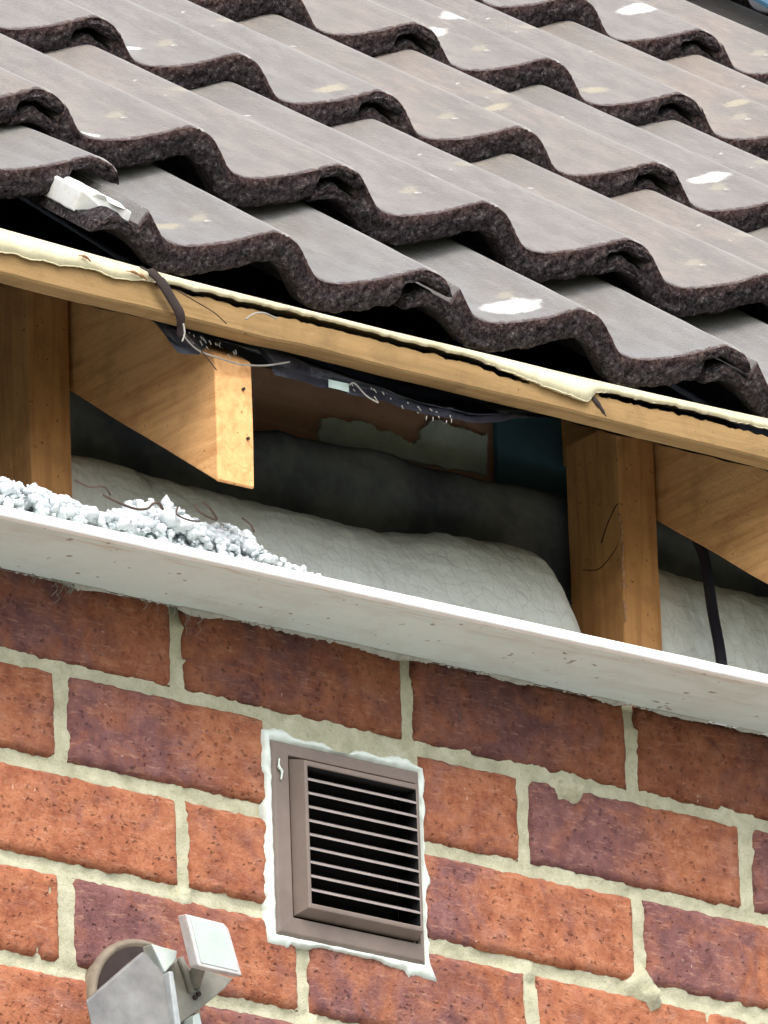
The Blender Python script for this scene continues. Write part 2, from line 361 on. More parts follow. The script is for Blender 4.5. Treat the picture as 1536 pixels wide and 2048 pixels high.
def brick_wall():
    root = empty('brick_wall', (0, 0, -5.15), 'orange and purple face brick wall with cream mortar under the white soffit', 'brick wall')
    rnd = random.Random(4)
    V, F, pur, tone, cell = [], [], [], [], []
    hole = (.094, .243, -.190, -.024)                        # the vent opening
    def addbrick(x0, x1, z0, z1, fine, look, cid):
        nx, nz = (max(4, int((x1-x0)/.0045)), 17) if fine else (1, 1)
        base = len(V)
        sx, sz = cid*1.7, cid*.9
        for jz in range(nz+1):
            for ix in range(nx+1):
                a, b = ix/nx, jz/nz
                x = x0+(x1-x0)*a; z = z0+(z1-z0)*b
                ed = min(a*(x1-x0), (1-a)*(x1-x0), b*(z1-z0), (1-b)*(z1-z0))
                if fine:
                    j = .0007*fb(x+sx, 3.1, z+sz, 50, 4) + .0011*n3(x, sx, z, 300)
                    kx = (1 if a > .5 else -1)*max(0, 1-min(a, 1-a)*(x1-x0)/.012); kz = (1 if b > .5 else -1)*max(0, 1-min(b, 1-b)*(z1-z0)/.012)
                    x += j*kx*1.1-.0008*kx; z += j*kz*1.1 - .0008*kz
                    y = -.0035 + .0045*math.exp(-ed/.0016) + .0010*fb(x, sx, z, 60, 4)
                    if n3(x+sx, 9, z, 75) > .62 and ed < .010: y += .004
                else: y = -.003
                V.append((x, y, z+5.15))
                t = (x-look[4])/.23
                pur.append(look[2]*(1-sstep(look[1]*.3, look[1]*1.8, abs(t-look[0])))); tone.append(look[3]); cell.append(cid)
        for jz in range(nz):
            for ix in range(nx):
                p = base+jz*(nx+1)+ix; F.append((p, p+1, p+nx+2, p+nx+1))
        # returns into the wall
        rim = [base+i for i in range(nx+1)] + [base+(jz)*(nx+1)+nx for jz in range(1, nz+1)] + [base+nz*(nx+1)+i for i in range(nx-1, -1, -1)] + [base+jz*(nx+1) for jz in range(nz-1, 0, -1)]
        b2 = len(V)
        for q in rim:
            V.append((V[q][0], .02, V[q][2])); pur.append(pur[q]); tone.append(tone[q]); cell.append(cell[q])
        for i in range(len(rim)):
            k = (i+1) % len(rim); F.append((rim[k], rim[i], b2+i, b2+k))
    cid = 0
    for j in range(1, 61):
        zc = z_course(j); z0, z1 = zc-.038, zc+.038
        if j == 1: z1 = .0835
        for q in range(-9, 14):
            u = 2*q + (1 if j % 2 == 0 else 0)
            x0, x1 = u*.12+.0055, u*.12+.2345
            cid += 1
            lk = LOOK.get((j, u)) or (rnd.uniform(0, 1), rnd.uniform(.15, .4), rnd.choice((0, .3, .9, 1)), rnd.uniform(.88, 1.05) if j > 1 else .7)  # default top course tone carries the same painted soffit shade
            jx = rnd.uniform(-.0015, .0015); jz = rnd.uniform(-.001, .001)
            segs = [(x0+jx, x1+jx)]
            if j in (2, 3):                                    # the two courses the vent is cut into
                s2 = []
                for a, b in segs:
                    if b <= hole[0] or a >= hole[1]: s2.append((a, b)); continue
                    if a < hole[0]-.004: s2.append((a, hole[0]-.004))
                    if b > hole[1]+.006: s2.append((hole[1]+.006, b))
                segs = s2
            fine = j <= 8 and -.75 < x0 < 1.3
            for a, b in segs: addbrick(a, b, z0+jz, z1+jz, fine, (*lk, x0), cid % 97 + .37)
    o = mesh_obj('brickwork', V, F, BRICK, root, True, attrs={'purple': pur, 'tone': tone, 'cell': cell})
    # mortar: a rough sheet just behind the brick faces, with squeezed-out lumps, open at the vent
    V, F = [], []; st = .0045; x0, x1, zb, zt = -.75, 1.3, -.62, .0835
    nx = int((x1-x0)/st); nz = int((zt-zb)/st); idx = {}
    for j in range(nz+1):
        for i in range(nx+1):
            x = x0+i*st; z = zb+j*st
            y = .0006 + .0022*fb(x, 1.7, z, 45, 4)+.0010*n3(x, 4, z, 260)
            rows = (z+.0)/.086; dz = abs(rows-round(rows))*.086
            y += .0012*math.exp(-((dz-.002)/.003)**2)           # slightly raked centre
            for (cx, cz, r_, h) in ((.478, -.168, .013, .006), (.490, -.180, .008, .006), (.405, -.0075, .012, .006), (.412, -.012, .006, .006), (.30, .0, .006, .003), (.0, -.175, .009, .003), (.13, -.262, .007, .004), (.36, -.175, .006, .003)):
                dd = ((x-cx)**2+((z-cz))**2)/(r_*r_)*(1+.5*n3(x, 2, z, 120))
                if dd < 1.6: y -= h*1.5*(1-sstep(.5, 1.6, dd))
            if z > .060: y += .003
            idx[i, j] = len(V); V.append((x, y, z+5.15))
    for j in range(nz):
        for i in range(nx):
            x = x0+(i+.5)*st; z = zb+(j+.5)*st
            if hole[0]+.004 < x < hole[1]-.004 and hole[2]+.004 < z < hole[3]-.004: continue
            F.append((idx[i, j], idx[i+1, j], idx[i+1, j+1], idx[i, j+1]))
    lo = [((-2.2, .002, 0), (3.2, .002, 0), (3.2, .002, zb+5.15), (-2.2, .002, zb+5.15)), ((-2.2, .002, zb+5.15), (x0, .002, zb+5.15), (x0, .002, zt+5.15), (-2.2, .002, zt+5.15)),
          ((x1, .002, zb+5.15), (3.2, .002, zb+5.15), (3.2, .002, zt+5.15), (x1, .002, zt+5.15))]
    for q in lo:
        b = len(V); V += list(q); F.append((b, b+1, b+2, b+3))
    mesh_obj('mortar_joints', V, F, MORTAR, root, True)
    # the inner thickness of the wall: four blocks round the vent duct
    vf = join(box(-2.2, hole[0], .011, .11, 0, 5.15+.07), box(hole[1], 3.2, .011, .11, 0, 5.15+.07), box(hole[0], hole[1], .011, .11, 0, 5.15+hole[2]), box(hole[0], hole[1], .011, .11, 5.15+hole[3], 5.15+.07))
    mesh_obj('wall_core', *vf, MORTAR, root)
brick_wall()

# ------------------------------------------------------------------ wall vent
def vent():
    root = empty('wall_vent', (.168, 0, -.107), 'square brown plastic louvred air vent sealed into the brick wall with white silicone', 'air vent')
    L = lambda p: (p[0]-.168, p[1], p[2]+.107)
    def ring(rects):
        V, F = [], []
        for (xa, xb, za, zb, y) in rects:
            V += [L((xa, y, za)), L((xb, y, za)), L((xb, y, zb)), L((xa, y, zb))]
        for k in range(len(rects)-1):
            for i in range(4):
                F.append((4*k+i, 4*k+(i+1) % 4, 4*k+4+(i+1) % 4, 4*k+4+i))
        return V, F
    o = mesh_obj('frame', *ring([(.0905, .2465, -.1925, -.0225, .004), (.0905, .2465, -.1925, -.0225, -.003), (.0935, .2440, -.1890, -.0255, -.0065), (.1075, .2400, -.1755, -.0350, -.0075), (.1085, .2395, -.1745, -.0358, -.0040)]), VENTM, root)
    bevel(o, .0008)
    o = mesh_obj('raised_surround', *ring([(.1105, .2385, -.1728, -.0365, -.0040), (.1165, .2350, -.1680, -.0400, -.0170), (.1192, .2335, -.1645, -.0440, -.0172), (.1198, .2330, -.1637, -.0446, -.0166)]), VENTM, root)
    bevel(o, .0006)
    mesh_obj('duct', *ring([(.1197, .2331, -.1638, -.0445, -.0166), (.1197, .2331, -.1638, -.0445, .012)]), BLACKM, root)  # walls painted black so they read as shaded
    n = 9; z0, z1 = -.1640, -.0442
    for i in range(1, n+1):
        z = z1-(z1-z0)*i/(n+1)
        pts = [(-.0168, z-.0009), (-.0168, z+.0009), (-.002, z+.0082), (-.002, z+.0068)]
        v, f = prism(pts, 'x', .1198, .2330)
        s = mesh_obj('slat', [L(p) for p in v], f, VENTE, root); fixn(s)
    v, f = box(.119, .233, .0125, .016, -.166, -.042); mesh_obj('insect_mesh', [L(p) for p in v], f, BLACKM, root)  # solid black plate for the darkness behind the slats
    # sealant bead, ragged, thick on the left and patchy along the top and bottom
    rnd = random.Random(2); V, F = [], []
    path = []
    def side(a, b, wfun, n):
        for i in range(n):
            t = i/n; path.append((a[0]+(b[0]-a[0])*t, a[1]+(b[1]-a[1])*t, wfun(t)))
    side((.0905, -.0225), (.2465, -.0225), lambda t: .0055+.003*math.sin(t*9+.5)+.0025*math.sin(t*23), 70)
    side((.2465, -.0225), (.2465, -.1925), lambda t: .0030+.0025*math.sin(t*14)+.0018*math.sin(t*37), 70)
    side((.2465, -.1925), (.0905, -.1925), lambda t: .0035+.0045*max(0, math.sin(3.0-t*9))*(1-t*.5)+(.006 if t < .14 else 0)+(.004 if t > .9 else 0), 70)
    side((.0905, -.1925), (.0905, -.0225), lambda t: .0080+.0018*math.sin(t*7)+.001*math.sin(t*31), 70)
    N = len(path); cx, cz = .1685, -.1075; prof = [(-.0015, -.0035), (.12, -.0062), (.4, -.0072), (.75, -.0058), (1.0, -.0028), (1.06, .0025)]
    for i, (x, z, wd) in enumerate(path):
        ox = -1 if x < .0906 else (1 if x > .2464 else 0); oz = 1 if z > -.0226 else (-1 if z < -.1924 else 0)
        wd = max(.0015, wd*(1+.25*fb(x, 5, z, 90, 3)+.2*n3(x, 8, z, 400)))
        for t, y in prof:
            tt = t*wd if t > 0 else t
            V.append(L((x+ox*tt, y*(1+.3*n3(x, t, z, 130)), z+oz*tt)))
    m = len(prof)
    for i in range(N):
        j = (i+1) % N
        for k in range(m-1): F.append((i*m+k, i*m+k+1, j*m+k+1, j*m+k))
    b = mesh_obj('sealant', V, F, SEAL, root, True); fixn(b)
    # white dab left on the flange
    v, f = tube(smoothpath([L((.0975, -.0082, -.040)), L((.0965, -.0085, -.047)), L((.0995, -.0085, -.051)), L((.0985, -.0082, -.058))], 4), [.0008]*4+[.0014]*5+[.0009]*4, 6)
    mesh_obj('sealant_smear', v, f, SEAL, root, True)
vent()

# ------------------------------------------------------------------ soffit board
def soffit():
    n = 400; xs = [-2.0+4.8*i/n for i in range(n+1)]
    root = empty('soffit_board', (0, 0, .0745), 'long white soffit board along the top of the brick wall, with a bright front edge', 'soffit board')
    prof = [(-.0058, 0), (-.0990, 0), (-.1010, 0), (-.1030, 0), (-.1060, .0004), (-.1068, .0014), (-.1068, .0080), (-.1062, .0090), (-.1000, .0094), (-.0960, .0085), (-.0058, .0085)]
    V, F, fm = [], [], []
    for x in xs:
        dz = .0098*(x)
        for i, (y, z) in enumerate(prof):
            e = .0012*fb(x, y, z, 22, 3)
            V.append((x, y+(e if 2 < i < 9 else 0)-(.0006*n3(x, 1, 0, 160) if 2 < i < 9 else 0), z+dz+.4*e))
    m = len(prof)
    for i in range(n):
        for k in range(m):
            q = (k+1) % m; F.append((i*m+k, (i+1)*m+k, (i+1)*m+q, i*m+q)); fm.append(1 if 2 <= k <= 8 else 0)
    o = mesh_obj('board', V, F, [SOFF, WHITE], root, True, fm); fixn(o); o.data.set_sharp_from_angle(angle=R(30))
    # ragged bead of old paint and mortar in the joint against the bricks
    rnd = random.Random(7); V, F = [], []; m = 5; x = -1.2; pts = []
    while x < 1.6: pts.append(x); x += .0022
    for i, x in enumerate(pts):
        a = max(0, fb(x, 0, 0, 16, 3)+.05)*.007 + max(0, n3(x, 3, 0, 260))*.0030
        if .07 < x < .26: a += .003*max(0, n3(x, 5, 0, 200)+.3)
        dz = .0098*x
        for t in range(m):
            an = t/(m-1)*math.pi/2
            V.append((x, -.0040-.0045*math.cos(an)*(1 if a > .0005 else .1), -.0003+dz-a*math.sin(an)))
    for i in range(len(pts)-1):
        for k in range(m-1): F.append((i*m+k, (i+1)*m+k, (i+1)*m+k+1, i*m+k+1))
    b = mesh_obj('paint_bead', V, F, mat_paint('dirty paint bead', (.46, .46, .40), (.12, .11, .09), .7, .8, 90), root, True)
soffit()

# ------------------------------------------------------------------ timber frame
def post(x0, x1, label):
    root = empty('wall_stud', ((x0+x1)/2, .095, -.3), label, 'timber stud', 'upright timber studs in the open eaves')
    v, f = box(x0, x1, .06, .131, -.3, .365)
    o = mesh_obj('timber', [(a-root.location.x, b-root.location.y, c-root.location.z) for a, b, c in v], f, T_POST, root); subd(o, 5, .0012, 14, x0); bevel(o, .0015)
    return root
p1 = post(-.098, -.0557, 'pine stud at the left, its foot standing in the white crumbs')
p2 = post(.5278, .569, 'split pine stud in the centre right, with a splintered vertical edge')
# crack and splinters of the right stud
v, f = join(tube(smoothpath([(.5268, .085, .262), (.5272, .075, .278), (.5276, .063, .290), (.531, .0594, .2895)]), .0005, 6),
            tube(smoothpath([(.5272, .112, .246), (.5272, .09, .240), (.5274, .068, .250), (.5282, .0594, .262)]), .0004, 6))
o = mesh_obj('crack', [(a-p2.location.x, b-p2.location.y, c-p2.location.z) for a, b, c in v], f, DKBR, p2, True)
rn = random.Random(3); parts = []
for i in range(16):
    z = .245+rn.uniform(-.03, .045) if i > 5 else .19+rn.random()*.05; x = .5276+rn.uniform(-.0008, .0015)
    parts.append(tube([(x, .0600, z), (x+rn.uniform(-.001, .001), .0585, z-.003), (x, .0592, z-.008)], [.0006, .0015, .0006], 5))
o = mesh_obj('splinter', *join(*[([(a-p2.location.x, b-p2.location.y, c-p2.location.z) for a, b, c in v], f) for v, f in parts]), plain('fresh split wood', (.66, .36, .20), .8), p2, True)

def rafter(x0, x1, dz, label):
    root = empty('rafter', ((x0+x1)/2, -.13, .14+dz), label, 'rafter', 'sloping rafters of the open eaves')
    tn = .717; L = 1.5
    pts = [(-.130, .1346), (-.130+L, .1346+L*tn), (-.130+L, .1346+L*tn+.1115), (-.130, .2460)]
    pts = [(-.1300, .1375), (-.1285, .1352), (-.1260, .1376), (-.130+L, .1346+L*tn), (-.130+L, .2490+L*tn-.002), (-.1280, .2478), (-.1300, .2455)]
    v, f = prism([(a, b+dz) for a, b in pts], 'x', x0, x1)
    o = mesh_obj('timber', [(a-root.location.x, b-root.location.y, c-root.location.z) for a, b, c in v], f, T_RAFT, root)
    subd(o, 6, .001, 12, x0); bevel(o, .0016, 3)
    return root
ra = rafter(-.0515, -.0135, 0, 'rafter whose bright sawn end shows two nail holes, beside the left stud')
for (x, z) in ((-.0235, .2205), (-.0205, .178)):
    v, f = tube([(x-ra.location.x, -.1306-ra.location.y, z-ra.location.z), (x-ra.location.x, -.1325-ra.location.y, z-ra.location.z)], .0014, 10)
    mesh_obj('nail', v, f, DKBR, ra)
rafter(.573, .611, .011, 'rafter running out of the right side beside the split stud')

def batten():
    root = empty('eaves_batten', (0, -.145, .27), 'long yellow timber batten under the lowest tiles, white paint peeling along its top', 'batten')
    V, F = [], []
    width = [(-1.1, .018), (-.286, .0205), (-.235, .0180), (-.20, .0140), (-.166, .0150), (-.14, .0110), (-.12, .0080), (-.08, .0068), (-.04, .0060), (.0, .0052), (.03, .0050), (.106, .0055),
             (.20, .0065), (.235, .0120), (.28, .0180), (.318, .0215), (.328, .0110), (.345, .0075), (.38, .0085), (.42, .0068), (.515, .0100), (1.5, .010)]
    def pw(x):
        wd = interp(width, x)+.0018*fb(x, 2, 0, 60, 3)+.0008*n3(x, 3, 0, 320)
        if .33 < x < .48: wd += .0016*n3(x, 6, 0, 200)
        return max(.0035, wd)
    def pt(x): return zt(x)+.0035+.0008*math.sin(x*11)
    def pb(x): return pt(x)-pw(x)
    def zb(x): return .2592+.0006*math.sin(x*5)+.0010*fb(x, 0, 0, 12, 3)
    def zt(x): return interp([(-1.1, .2925), (-.286, .2925), (-.1, .2885), (.106, .2862), (.3, .2880), (.515, .2925), (1.6, .2925)], x)
    m = 6; n = 900
    gapt = [(-.13, 0), (-.115, .002), (-.05, .0035), (.0, .0045), (.10, .0038), (.20, .004), (.245, .0025), (.26, 0), (.33, 0), (.338, .003), (.40, .004), (.52, .0045), (.8, .004)]
    for i in range(n+1):
        x = -1.1+2.6*i/n; a = zb(x); b = pb(x)-interp(gapt, x)*(1+.5*n3(x, 3, 3, 90)) if interp(gapt, x) > 0 else zt(x)
        wob = .0012*fb(x, 5, 0, 9, 3)
        V += [(x, -.1345, a+.001), (x, -.1535+wob, a), (x, -.155+wob, a+.0018), (x, -.155+wob, b-.0015), (x, -.1538, b), (x, -.1345, b+.001)]
    for i in range(n):
        for k in range(m): F.append((i*m+k, i*m+(k+1) % m, (i+1)*m+(k+1) % m, (i+1)*m+k))
    V = [(a, b+.145, c-.27) for a, b, c in V]
    o = mesh_obj('timber', V, F, T_BATTEN, root, True); fixn(o); o.modifiers.new('split', 'EDGE_SPLIT').split_angle = R(18)
    # what is left of the paint: thick flaking strip, its lower edge torn
    V, F = [], []; n = 900; m = 5
    for i in range(n+1):
        x = -1.1+2.6*i/n; t = pt(x); b = pb(x); c = .0005 + .002*sstep(.2, .3, x)*(1-sstep(.3, .33, x))
        V += [(x, -.1345, t+.002), (x, -.1585, t), (x, -.1600-c*.3, t-.003), (x, -.1575-c, b), (x, -.1548, b+.0012)]
    for i in range(n):
        for k in range(m-1): F.append((i*m+k, i*m+k+1, (i+1)*m+k+1, (i+1)*m+k))
    V = [(a, b+.145, c-.27) for a, b, c in V]
    o = mesh_obj('flaking_paint', V, F, CREAM, root, True); fixn(o)
    o.modifiers.new('split', 'EDGE_SPLIT').split_angle = R(18)
    k = o.modifiers.new('thick', 'SOLIDIFY'); k.thickness = .0008
    # gouge in the face and rusty scrapes
    v, f = tube([(a, b+.145, c-.27) for a, b, c in smoothpath([(.323, -.1552, .2800), (.327, -.1556, .2755), (.333, -.1556, .270), (.339, -.1552, .2635)], 4)], [.0012]*3+[.0026]*5+[.0016]*3+[.0006]*2, 7, .5)
    mesh_obj('gouge', v, f, DKBR, root, True)
    rn = random.Random(8)
    for (x, z, l) in ((-.205, .2868, .012), (-.155, .2836, .016), (-.148, .2825, .012)):
        v, f = tube([(a, b+.145, c-.27) for a, b, c in smoothpath([(x-l/2, -.1612, z+.001), (x, -.1618, z+.0012), (x+l/2, -.1612, z-.0015)], 4)], [.0005]*3+[.0013]*3+[.0008]*3, 6)
        mesh_obj('rust_scrape', v, f, plain('rusty brown mark', (.33, .17, .08), .8), root, True)
batten()

# black strap hanging over the batten, with wiry ends
v, f = tube(smoothpath([(-.150, -.1625, .2905), (-.137, -.163, .2870), (-.1285, -.1635, .2800), (-.120, -.163, .2700), (-.1085, -.160, .2585), (-.1025, -.152, .2510), (-.1000, -.148, .2450)], 5), [.0010]*4+[.0040]*5+[.0050]*5+[.0048]*5+[.0052]*5+[.0040]*5+[.0022]*2, 8, .35)
o = mesh_obj('torn_strap', v, f, DKBR, None, True); tag(o, 'short dark torn strap hanging over the batten above the left rafter', 'strap')
wires = [[(-.104, -.158, .252), (-.1045, -.160, .243), (-.108, -.161, .235)], [(-.098, -.150, .249), (-.088, -.150, .242), (-.078, -.150, .2345), (-.066, -.151, .222)],
         [(-.098, -.149, .247), (-.078, -.142, .240), (-.05, -.138, .239), (-.03, -.137, .2385)], [(-.030, -.137, .2385), (-.005, -.137, .243), (.02, -.138, .251)],
         [(-.112, -.1605, .279), (-.09, -.161, .272), (-.075, -.1615, .267), (-.062, -.161, .260)], [(-.042, -.1605, .268), (-.035, -.163, .2735), (-.025, -.164, .276), (-.012, -.1635, .274)]]
WIREM = plain('pale straw fibre', (.36, .34, .30), .6)
for i, p in enumerate(wires):
    v, f = tube(smoothpath(p, 6), .0005 if i in (1, 4) else .0008, 5)
    o = mesh_obj('stray_fibre', v, f, DKBR if i in (1, 4) else WIREM, None, True)
    tag(o, ['pale fibre hanging straight down from the torn strap', 'thin dark fibre trailing over the sawn rafter end', 'long pale fibre lying from the strap along the top of the rafter',
            'pale curved fibre under the batten just right of the rafter end', 'thin dark fibre lying across the face of the batten right of the strap', 'pale bent bristle sticking out of the batten paint'][i], 'fibre', 'stray fibres round the eaves batten')

# ------------------------------------------------------------------ roof tiles
W2 = .1551; WT = .3102; G = .4141; P0 = R(36.79); E0 = Vector((-.1644, -.0583, .4794))
TAB = [(0, 0), (.008, -.0006), (.016, -.0026), (.023, -.0060), (.030, -.0112), (.0365, -.0170), (.043, -.0230), (.049, -.0274), (.055, -.0293), (.063, -.0299), (.0765, -.0284), (.090, -.0250), (.107, -.0195), (.122, -.0138), (.135, -.0075), (.145, -.0028), (.150, -.0008), (W2, 0)]
def T(u):
    u = u % W2
    for i in range(len(TAB)-1):
        if u <= TAB[i+1][0]:
            p1, p2 = TAB[i], TAB[i+1]
            p0 = TAB[i-1] if i else (TAB[-2][0]-W2, TAB[-2][1]); p3 = TAB[i+2] if i+2 < len(TAB) else (TAB[1][0]+W2, TAB[1][1])
            t = (u-p1[0])/(p2[0]-p1[0]); m1 = (p2[1]-p0[1])/(p2[0]-p0[0])*(p2[0]-p1[0]); m2 = (p3[1]-p1[1])/(p3[0]-p1[0])*(p2[0]-p1[0])
            return (2*t**3-3*t*t+1)*p1[1]+(t**3-2*t*t+t)*m1+(-2*t**3+3*t*t)*p2[1]+(t**3-t*t)*m2
    return 0
LIP = WT+.0305
def tile_mesh(seed, broken=False, ragged=1.0):
    us = [-.020, -.018, -.012, -.006, 0, .006, .012, .018, .0215, .0232, .0252, .0275]
    x = .030
    while x < WT-.026: us.append(x); x += .0024
    us += [WT-.025, WT-.0225, WT-.0205, WT-.0190, WT-.016, WT-.012, WT-.008, WT-.004, WT, WT+.004, WT+.008, WT+.012, WT+.016, WT+.0195, WT+.0225, WT+.0250, WT+.0275, LIP-.0008, LIP]
    def top(u):
        if u < .0225: return T(u)-.0205 + (.003 if -.008 < u < .004 else 0)
        if u < .0265: return T(u)-.0205*(1-(u-.0225)/.0040)
        h = T(u)
        if u > WT+.0225: h -= .0050*((u-WT-.0225)/(LIP-WT-.0225))**2.4
        return h
    def bot(u, th):
        if u < .0305: return T(u)-.0205-.0105
        if u < WT-.0205: 
            e = th if u > .045 else (.0310 + (th-.0310)*(u-.0305)/.0145)
            return T(u)-e
        q = .0115+.0022*math.sin((u-WT)/.027*math.pi) if u > WT else .0115
        a = (T(u)-q)
        if u < WT-.019: return T(u)-th+(th-q)*((u-(WT-.0205))/.0015)
        if u > WT+.0225: a += .0040*((u-WT-.0225)/(LIP-WT-.0225))**2
        return a
    ys = [(0.0, 0), (.0016, 0), (.004, 0), (.008, 0), (.014, 0), (.022, 0), (.034, 1), (.05, 1), (.08, 1), (.12, 1), (.17, 1), (.22, 1), (.27, 1), (.32, 1), (.37, 1), (.43, 1), (.49, 1)]
    N = len(us); V, F, fm, rim = [], [], [], []
    s = seed*13.7
    def edge_cut(u):   # how far the nose is worn back here
        c = .0016*fb(u+s, 0, 0, 45, 3)+.0008*n3(u, s, 0, 330)
        if broken and u > WT-.12: c += 0
        return c*ragged
    topi = []
    for jy, (y, b) in enumerate(ys):
        row = []
        for u in us:
            z = top(u)+.0005*fb(u, y+s, 0, 25, 3)
            yy = y
            if jy < 3:
                yy = y+edge_cut(u)*(1-jy/3); z += -(.0016, .0004, 0)[jy] + (.0011, .0006, .0003)[jy]*n3(u+s, y, 3, 380)*ragged
            row.append(len(V)); V.append((u, yy, z)); rim.append(1.0 if u < .0225 else 0.0)
        topi.append(row)
    MR = 9; nose = [topi[0]]
    for r_ in range(1, MR+1):
        t = r_/MR; row = []
        for u in us:
            a, b = top(u)-.0016, bot(u, .0265)
            z = a+(b-a)*t + .0008*n3(u, s, t*3, 240)*ragged
            if r_ == MR: z += .0032*fb(u, s+4, 0, 85, 4)*ragged
            y = edge_cut(u)*(1-t) + (-.0016*math.sin(t*math.pi)) + (.0030*fb(u+s, t*.03, 1, 95, 4)+.0026*n3(u, s, t*.027, 330))*min(1, 4*t*(1-t)+.3)*ragged + .0015*(t > .95)
            row.append(len(V)); V.append((u, y, z)); rim.append(t)
        nose.append(row)
    boti = [nose[-1]]
    for y, b in ys[2:]:
        row = []
        for u in us:
            row.append(len(V)); V.append((u, y, bot(u, .0265 if b == 0 else .0175))); rim.append(1.0)
        boti.append(row)
    def quads(A, B, m, flip=False, cond=None):
        for i in range(N-1):
            q = (A[i], A[i+1], B[i+1], B[i]); F.append(q[::-1] if flip else q)
            mm = m
            if cond and cond(i): mm = 1
            fm.append(mm)
    for j in range(len(topi)-1):
        quads(topi[j], topi[j+1], 0, False, lambda i: us[i] < .0225)
    for j in range(len(nose)-1): quads(nose[j], nose[j+1], 1, True)
    for j in range(len(boti)-1): quads(boti[j], boti[j+1], 2 if j > 2 else 1, True)
    # sides and tail: close the section between the top and the bottom rows
    for e, side in ((0, 1), (N-1, 0)):
        colt = [topi[j][e] for j in range(len(topi))]; colb = [boti[j][e] for j in range(len(boti))]; cn = [nose[j][e] for j in range(len(nose))]
        loop = colt + colb[::-1][:-1] + cn[::-1][:-1]
        ok = colt[2:]
        for j in range(2, len(ys)-1):
            q = (topi[j][e], topi[j+1][e], boti[j][e], boti[j-1][e]); F.append(q if side else q[::-1]); fm.append(1)
        q = (topi[0][e], topi[1][e], topi[2][e], boti[1][e]) + tuple(cn[::-1][:-1]); F.append(q if side else q[::-1]); fm.append(1)
    quads(topi[-1], boti[-1], 2, False)
    me = bpy.data.meshes.new('interlocking_tile'); me.from_pydata(V, [], F)
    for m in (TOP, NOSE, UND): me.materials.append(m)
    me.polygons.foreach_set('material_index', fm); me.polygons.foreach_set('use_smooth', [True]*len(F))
    a = me.attributes.new('rim', 'FLOAT', 'POINT'); a.data.foreach_set('value', rim)
    eg = [0.0]*len(V)
    for row, q in zip(topi, (1.0, .72, .42, .12)):
        for i in row: eg[i] = q
    a = me.attributes.new('edge', 'FLOAT', 'POINT'); a.data.foreach_set('value', eg)
    a = me.attributes.new('roll', 'FLOAT', 'POINT'); a.data.foreach_set('value', [math.exp(-(((p[0]+.02) % W2-.0285)/.0060)**2) for p in V]); me.update()  # band that carries the painted highlight beside each crest
    try: me.set_sharp_from_angle(angle=R(50))
    except Exception: pass
    return me
rt = random.Random(11)
Z3 = (9., 9., 0.)
SPOT = {  # (course, left interlock): blotch_one, blotch_two, ochre_one, ochre_two (u, s, radius)
 (1, -2): ((.178, .045, .030), Z3, Z3, Z3), (1, 0): (Z3, Z3, (.085, .055, .016), (.235, .11, .018)), (1, 2): ((.108, .036, .022), (.178+.02, .012, .009), (.045, .10, .014), (.01, .1, .0)),
 (1, 4): (Z3, Z3, (.12, .08, .012), Z3),
 (2, 2): ((.174, .087, .016), Z3, (.10, .19, .013), Z3), (2, 0): ((.062, .012, .010), Z3, (.24, .10, .012), Z3), (2, 4): (Z3, Z3, (.20, .13, .016), (.09, .25, .012)), (2, -2): (Z3, Z3, (.25, .12, .014), Z3),
 (3, 2): ((.084, .062, .009), (.15, .23, .008), (.277, .03, .018), Z3), (3, 4): ((.192, .161, .020), (.012, .074, .014), (.28, .22, .016), Z3), (3, 6): ((.127, .09, .016), (.054, .22, .009), (.10, .36, .018), Z3),
 (4, 6): ((.163, .162, .020), (.10, .133, .022), (.25, .05, .018), Z3), (4, 4): (Z3, Z3, (.2, .2, .02), Z3), (4, 8): ((.02, .06, .010), Z3, (.14, .1, .016), Z3),
 (5, 8): ((.30, .09, .020), Z3, (.12, .06, .014), Z3), (5, 10): ((.1, .2, .01), Z3, (.2, .05, .014), Z3)}
ORD = ['lowest', 'second', 'third', 'fourth', 'fifth', 'sixth', 'seventh']
LAB = {
 (1, -2): 'slipped roof tile at the far left of the lowest course, big white splash',
 (1, 0): 'lowest-course tile with a chipped whitened left edge, above the left rafter',
 (1, 2): 'lowest-course tile with a large white lichen splash near its front edge',
 (1, 4): 'rightmost tile of the lowest course, cut by the right side of the photo',
 (2, -2): 'second-course tile at the far left, right above the slipped tile',
 (2, 0): 'second-course tile with a small white chip on its front edge, at the left',
 (2, 2): 'second-course tile with a round white spot between its two rolls, mid roof',
 (2, 4): 'rightmost tile of the second course, above the lowest tile at the right side',
 (3, 0): 'leftmost tile of the third course, its hooked edge near the top left corner',
 (3, 2): 'second tile from the left in the third course, with one small white speck',
 (3, 4): 'third-course tile with an elongated white splash across its second roll',
 (3, 6): 'rightmost third-course tile, with a white oval spot beside its first roll',
 (4, 4): 'fourth-course tile cut by the photo top, left of two white splashes',
 (4, 6): 'fourth-course tile carrying two white splashes at the top of the photo',
 (4, 8): 'fourth-course tile at the right side, below the hooked edge of the topmost course',
 (5, 8): 'topmost-course tile whose hooked edge shows at the top right, white streak above it',
 (5, 10): 'topmost-course tile in the top right corner beside the blue flashing',
}
def row_origin(r):
    if r >= 2: return E0 + Vector((0, math.cos(P0), math.sin(P0)))*((r-2)*G), P0-math.atan(.0262/G)
    return E0 + Vector((0, math.cos(P0), math.sin(P0)))*(-.1821) + Vector((0, -math.sin(P0), math.cos(P0)))*(-.0353), P0-R(2.6)
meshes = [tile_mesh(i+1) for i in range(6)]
DX = {(1, -2): .0, (1, 0): -.012, (1, 2): -.001, (1, 4): .006}
mi = 0
